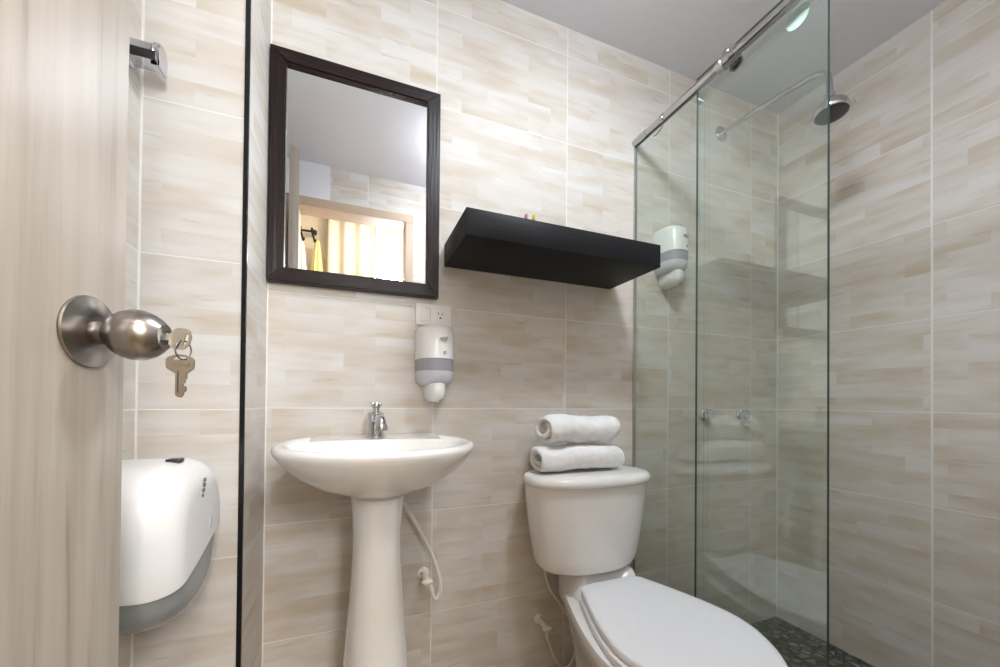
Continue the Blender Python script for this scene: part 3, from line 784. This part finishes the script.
# ------------------------------------------------------------------ shower: rail, glass, head, taps
GX, RZ = 0.9515, 1.869
rl = thing('shower_rail', 'steel rail tube running out from the wall above the shower glass', 'rail', (GX, 0, RZ))
obj('tube', lathe(B(), [(-0.001, 0.0122), (YB + 0.001, 0.0122)], (GX, 0, RZ), (0, 1, 0), 32), MT['railsteel'], rl)
obj('sleeve', lathe(B(), [(-0.0005, 0.0142), (-0.062, 0.0142), (-0.064, 0.0124)], (GX, 0, RZ), (0, 1, 0), 32), MT['railsteel'], rl)
cl = obj('collar', lathe(B(), [(-0.128, 0.0124), (-0.129, 0.0150), (-0.143, 0.0150), (-0.144, 0.0124)], (GX, 0, RZ), (0, 1, 0), 32), MT['railsteel'], rl)
obj('hook', tube(B(), [(GX, -0.136, RZ - 0.012), (GX - 0.001, -0.134, RZ - 0.024), (GX - 0.003, -0.126, RZ - 0.034), (GX - 0.006, -0.112, RZ - 0.040), (GX - 0.008, -0.103, RZ - 0.0395)], 0.0016, 10), MT['darksteel'], cl)

def pane(name, x, y0, y1, z0, z1, th, parent, mat):
    bm = box(B(), x - th / 2, x + th / 2, y0, y1, z0, z1)
    o = obj(name, bm, [mat, MT['glassedge']], parent, smooth=0)
    for p in o.data.polygons:
        if abs(p.normal.x) < 0.5: p.material_index = 1
    return o
fx = thing('fixed_glass_panel', 'narrow fixed shower glass pane against the tiled wall, left of the sliding pane', 'glass panel', (GX, -0.14, 0.07))
pane('pane', GX, -0.273, -0.002, 0.0705, RZ - 0.016, 0.007, fx, MT['glass_fixed'])
obj('wall_channel', box(B(), GX - 0.0058, GX + 0.0058, -0.0075, -0.0005, 0.0705, RZ - 0.018, 0.001), MT['railsteel'], fx, smooth=0)
GX2 = GX + 0.0195
YG0, YG1 = -0.256, -0.602
sp = thing('sliding_glass_panel', 'wide clear sliding shower pane hanging from the steel rail beside the toilet', 'glass panel', (GX2, -0.45, 0.07))
pane('pane', GX2, YG1, YG0, 0.0765, 1.911, 0.008, sp, MT['glass'])
def clamp(y):
    bm = lathe(B(), [(-0.030, 0.0127), (0.030, 0.0127), (0.029, 0.0165), (0.012, 0.0180), (0.010, 0.0160), (-0.010, 0.0160), (-0.012, 0.0180), (-0.029, 0.0165), (-0.030, 0.0127)], (GX, y, RZ), (0, 1, 0), 32, False, False)
    box(bm, GX - 0.006, GX2 - 0.004, y - 0.016, y + 0.016, RZ + 0.014, RZ + 0.026, 0.002)
    lathe(bm, [(0, 0.0105), (0.006, 0.0105), (0.008, 0.0085)], (GX - 0.004, y, RZ + 0.016), (-1, 0, 0), 24)
    obj('rail_clamp', bm, MT['railsteel'], sp)
    obj('clamp_disc', lathe(B(), [(0.0045, 0.019), (0.011, 0.019), (0.013, 0.016)], (GX2, y - 0.004, RZ - 0.006), (1, 0, 0), 32), MT['railsteel'], sp)
clamp(-0.372)
obj('roller_disc', lathe(B(), [(0.0045, 0.026), (0.009, 0.026), (0.011, 0.023)], (GX2, -0.535, RZ - 0.026), (1, 0, 0), 36), MT['clear'], sp)
obj('bumper', box(B(), GX2 - 0.010, GX2 + 0.010, YG0 - 0.014, YG0 + 0.002, RZ - 0.034, RZ - 0.026, 0.002), MT['clear'], sp)

AX = 1.382
shd = thing('overhead_shower', 'chrome shower head on a long arm above the shower corner', 'shower', (AX, 0, 2.017))
obj('flange', lathe(B(), [(-0.0005, 0.030), (-0.004, 0.030), (-0.010, 0.024), (-0.014, 0.012)], (AX, 0, 2.017), (0, 1, 0), 32), MT['chrome'], shd)
obj('arm', tube(B(), [(AX, -0.004, 2.017), (AX, -0.15, 2.008), (AX, -0.30, 1.992), (AX, -0.345, 1.984), (AX, -0.372, 1.966), (AX, -0.380, 1.935), (AX, -0.382, 1.892)], 0.0088, 18), MT['chrome'], shd)
ax = Vector((-0.06, -0.10, -1)).normalized(); ho = Vector((AX, -0.382, 1.895))
obj('ball_joint', lathe(B(), [(0, 0.012), (0.012, 0.0145), (0.020, 0.013)], ho, ax, 28), MT['chrome'], shd)
hd = obj('head', lathe(B(), [(0.016, 0.013), (0.022, 0.017), (0.030, 0.027), (0.040, 0.038), (0.050, 0.0440), (0.060, 0.0460), (0.068, 0.0455), (0.071, 0.043)], ho, ax, 44), MT['chrome'], shd)
obj('spray_face', lathe(B(), [(0.0705, 0.0425), (0.0725, 0.039), (0.0735, 0.02)], ho, ax, 40), MT['darksteel'], hd)
obj('mode_lever', tube(B(), [ho + ax * 0.060 + Vector((0.030, -0.032, 0.004)), ho + ax * 0.056 + Vector((0.038, -0.042, 0.008))], 0.005, 12, smooth=False), MT['chrome'], hd)
def tap(x, z, label):
    t = thing('shower_tap', label, 'tap', (x, 0, z), 'shower taps')
    obj('flange', lathe(B(), [(-0.0005, 0.024), (-0.003, 0.024), (-0.008, 0.019), (-0.012, 0.011)], (x, 0, z), (0, 1, 0), 32), MT['chrome'], t)
    bm = lathe(B(), [(-0.008, 0.010), (-0.012, 0.010), (-0.013, 0.018), (-0.018, 0.0215), (-0.026, 0.0215), (-0.032, 0.018), (-0.034, 0.006)], (x, 0, z), (0, 1, 0), 32)
    obj('handle', bm, MT['chrome'], t)
tap(1.300, 0.879, 'chrome round shower tap nearer to the glass edge')
tap(1.500, 0.877, 'chrome round shower tap nearer to the shower corner')

# ------------------------------------------------------------------ seen through the doorway in the mirror
def curtain(name, x0, x1, y, z0, z1, mat, label, cat, waves, amp, taper=0.0, group=None):
    bm = B(); n, m = waves * 10, 14; rows = []
    for j in range(m + 1):
        v = j / m; row = []
        for i in range(n + 1):
            u = i / n
            w = 1 - taper * v
            x = (x0 + x1) / 2 + (u - 0.5) * (x1 - x0) * w
            row.append((x, y + amp * math.sin(2 * PI * waves * u + 0.6 * v) * (0.6 + 0.4 * (1 - v)), z0 + (z1 - z0) * v))
        rows.append(row)
    R = [[bm.verts.new(p) for p in r] for r in rows]
    for A, C in zip(R, R[1:]):
        for i in range(n): bm.faces.new((A[i], A[i + 1], C[i + 1], C[i]))
    o = obj(name, bm, mat, smooth=80)
    s = o.modifiers.new('thickness', 'SOLIDIFY'); s.thickness = 0.004; s.offset = 0
    return tag(o, label, cat, group)
curtain('curtain', -0.205, 0.145, YW + 0.07, 0.05, 2.46, MT['curtain'], 'cream curtain with loose folds seen through the doorway in the mirror', 'curtain', 3, 0.03)
curtain('curtain', 0.155, 0.205, YW + 0.07, 0.05, 2.46, MT['sheer'], 'narrow bright white curtain gathered beside the cream one, seen in the mirror', 'curtain', 2, 0.018)
cr = thing('coat_rack', 'black coat rack with hooks on the bedroom wall, seen in the mirror', 'coat rack', (-0.36, YW, 2.19))
RZB = 2.235; RY = YW + 0.05
bm = tube(B(), [(-0.43, RY, RZB), (-0.30, RY, RZB)], 0.008, 14, smooth=False)
for x in (-0.43, -0.30): ellipsoid(bm, (x, RY, RZB), 0.014, 0.014, 0.018, 12, 8); lathe(bm, [(0, 0.016), (-0.05, 0.008)], (x + 0.005, YW + 0.05, RZB), (0, 1, 0), 14)
obj('bar', bm, MT['black'], cr)
for x in (-0.395, -0.315):
    obj('hook', tube(B(), [(x, RY, RZB + 0.025), (x, RY + 0.012, RZB), (x + 0.012, RY + 0.018, RZB - 0.045), (x + 0.022, RY + 0.026, RZB - 0.085), (x + 0.030, RY + 0.05, RZB - 0.080)], 0.008, 12), MT['black'], cr)
def garment(x, mat, label, w):
    bm = B(); rings = []
    for j in range(16):
        v = j / 15; z = RZB - 0.075 - v * 0.62; ww = 0.012 + w * min(1, v * 2.2) ** 0.7
        rings.append([(x + ww * math.cos(2 * PI * i / 40) * (1 + 0.10 * math.sin(7 * 2 * PI * i / 40)), YW + 0.068 + (0.010 + 0.022 * min(1, v * 2)) * math.sin(2 * PI * i / 40) * (1 + 0.2 * math.sin(7 * 2 * PI * i / 40)), z) for i in range(40)])
    loft(bm, rings)
    tag(obj('hanging_cloth', bm, mat, smooth=60), label, 'cloth', 'cloths on the coat rack')
garment(-0.388, MT['sheer'], 'white cloth hanging from the left hook of the coat rack', 0.030)
garment(-0.276, MT['yellow'], 'yellow cloth hanging from the right hook of the coat rack', 0.032)
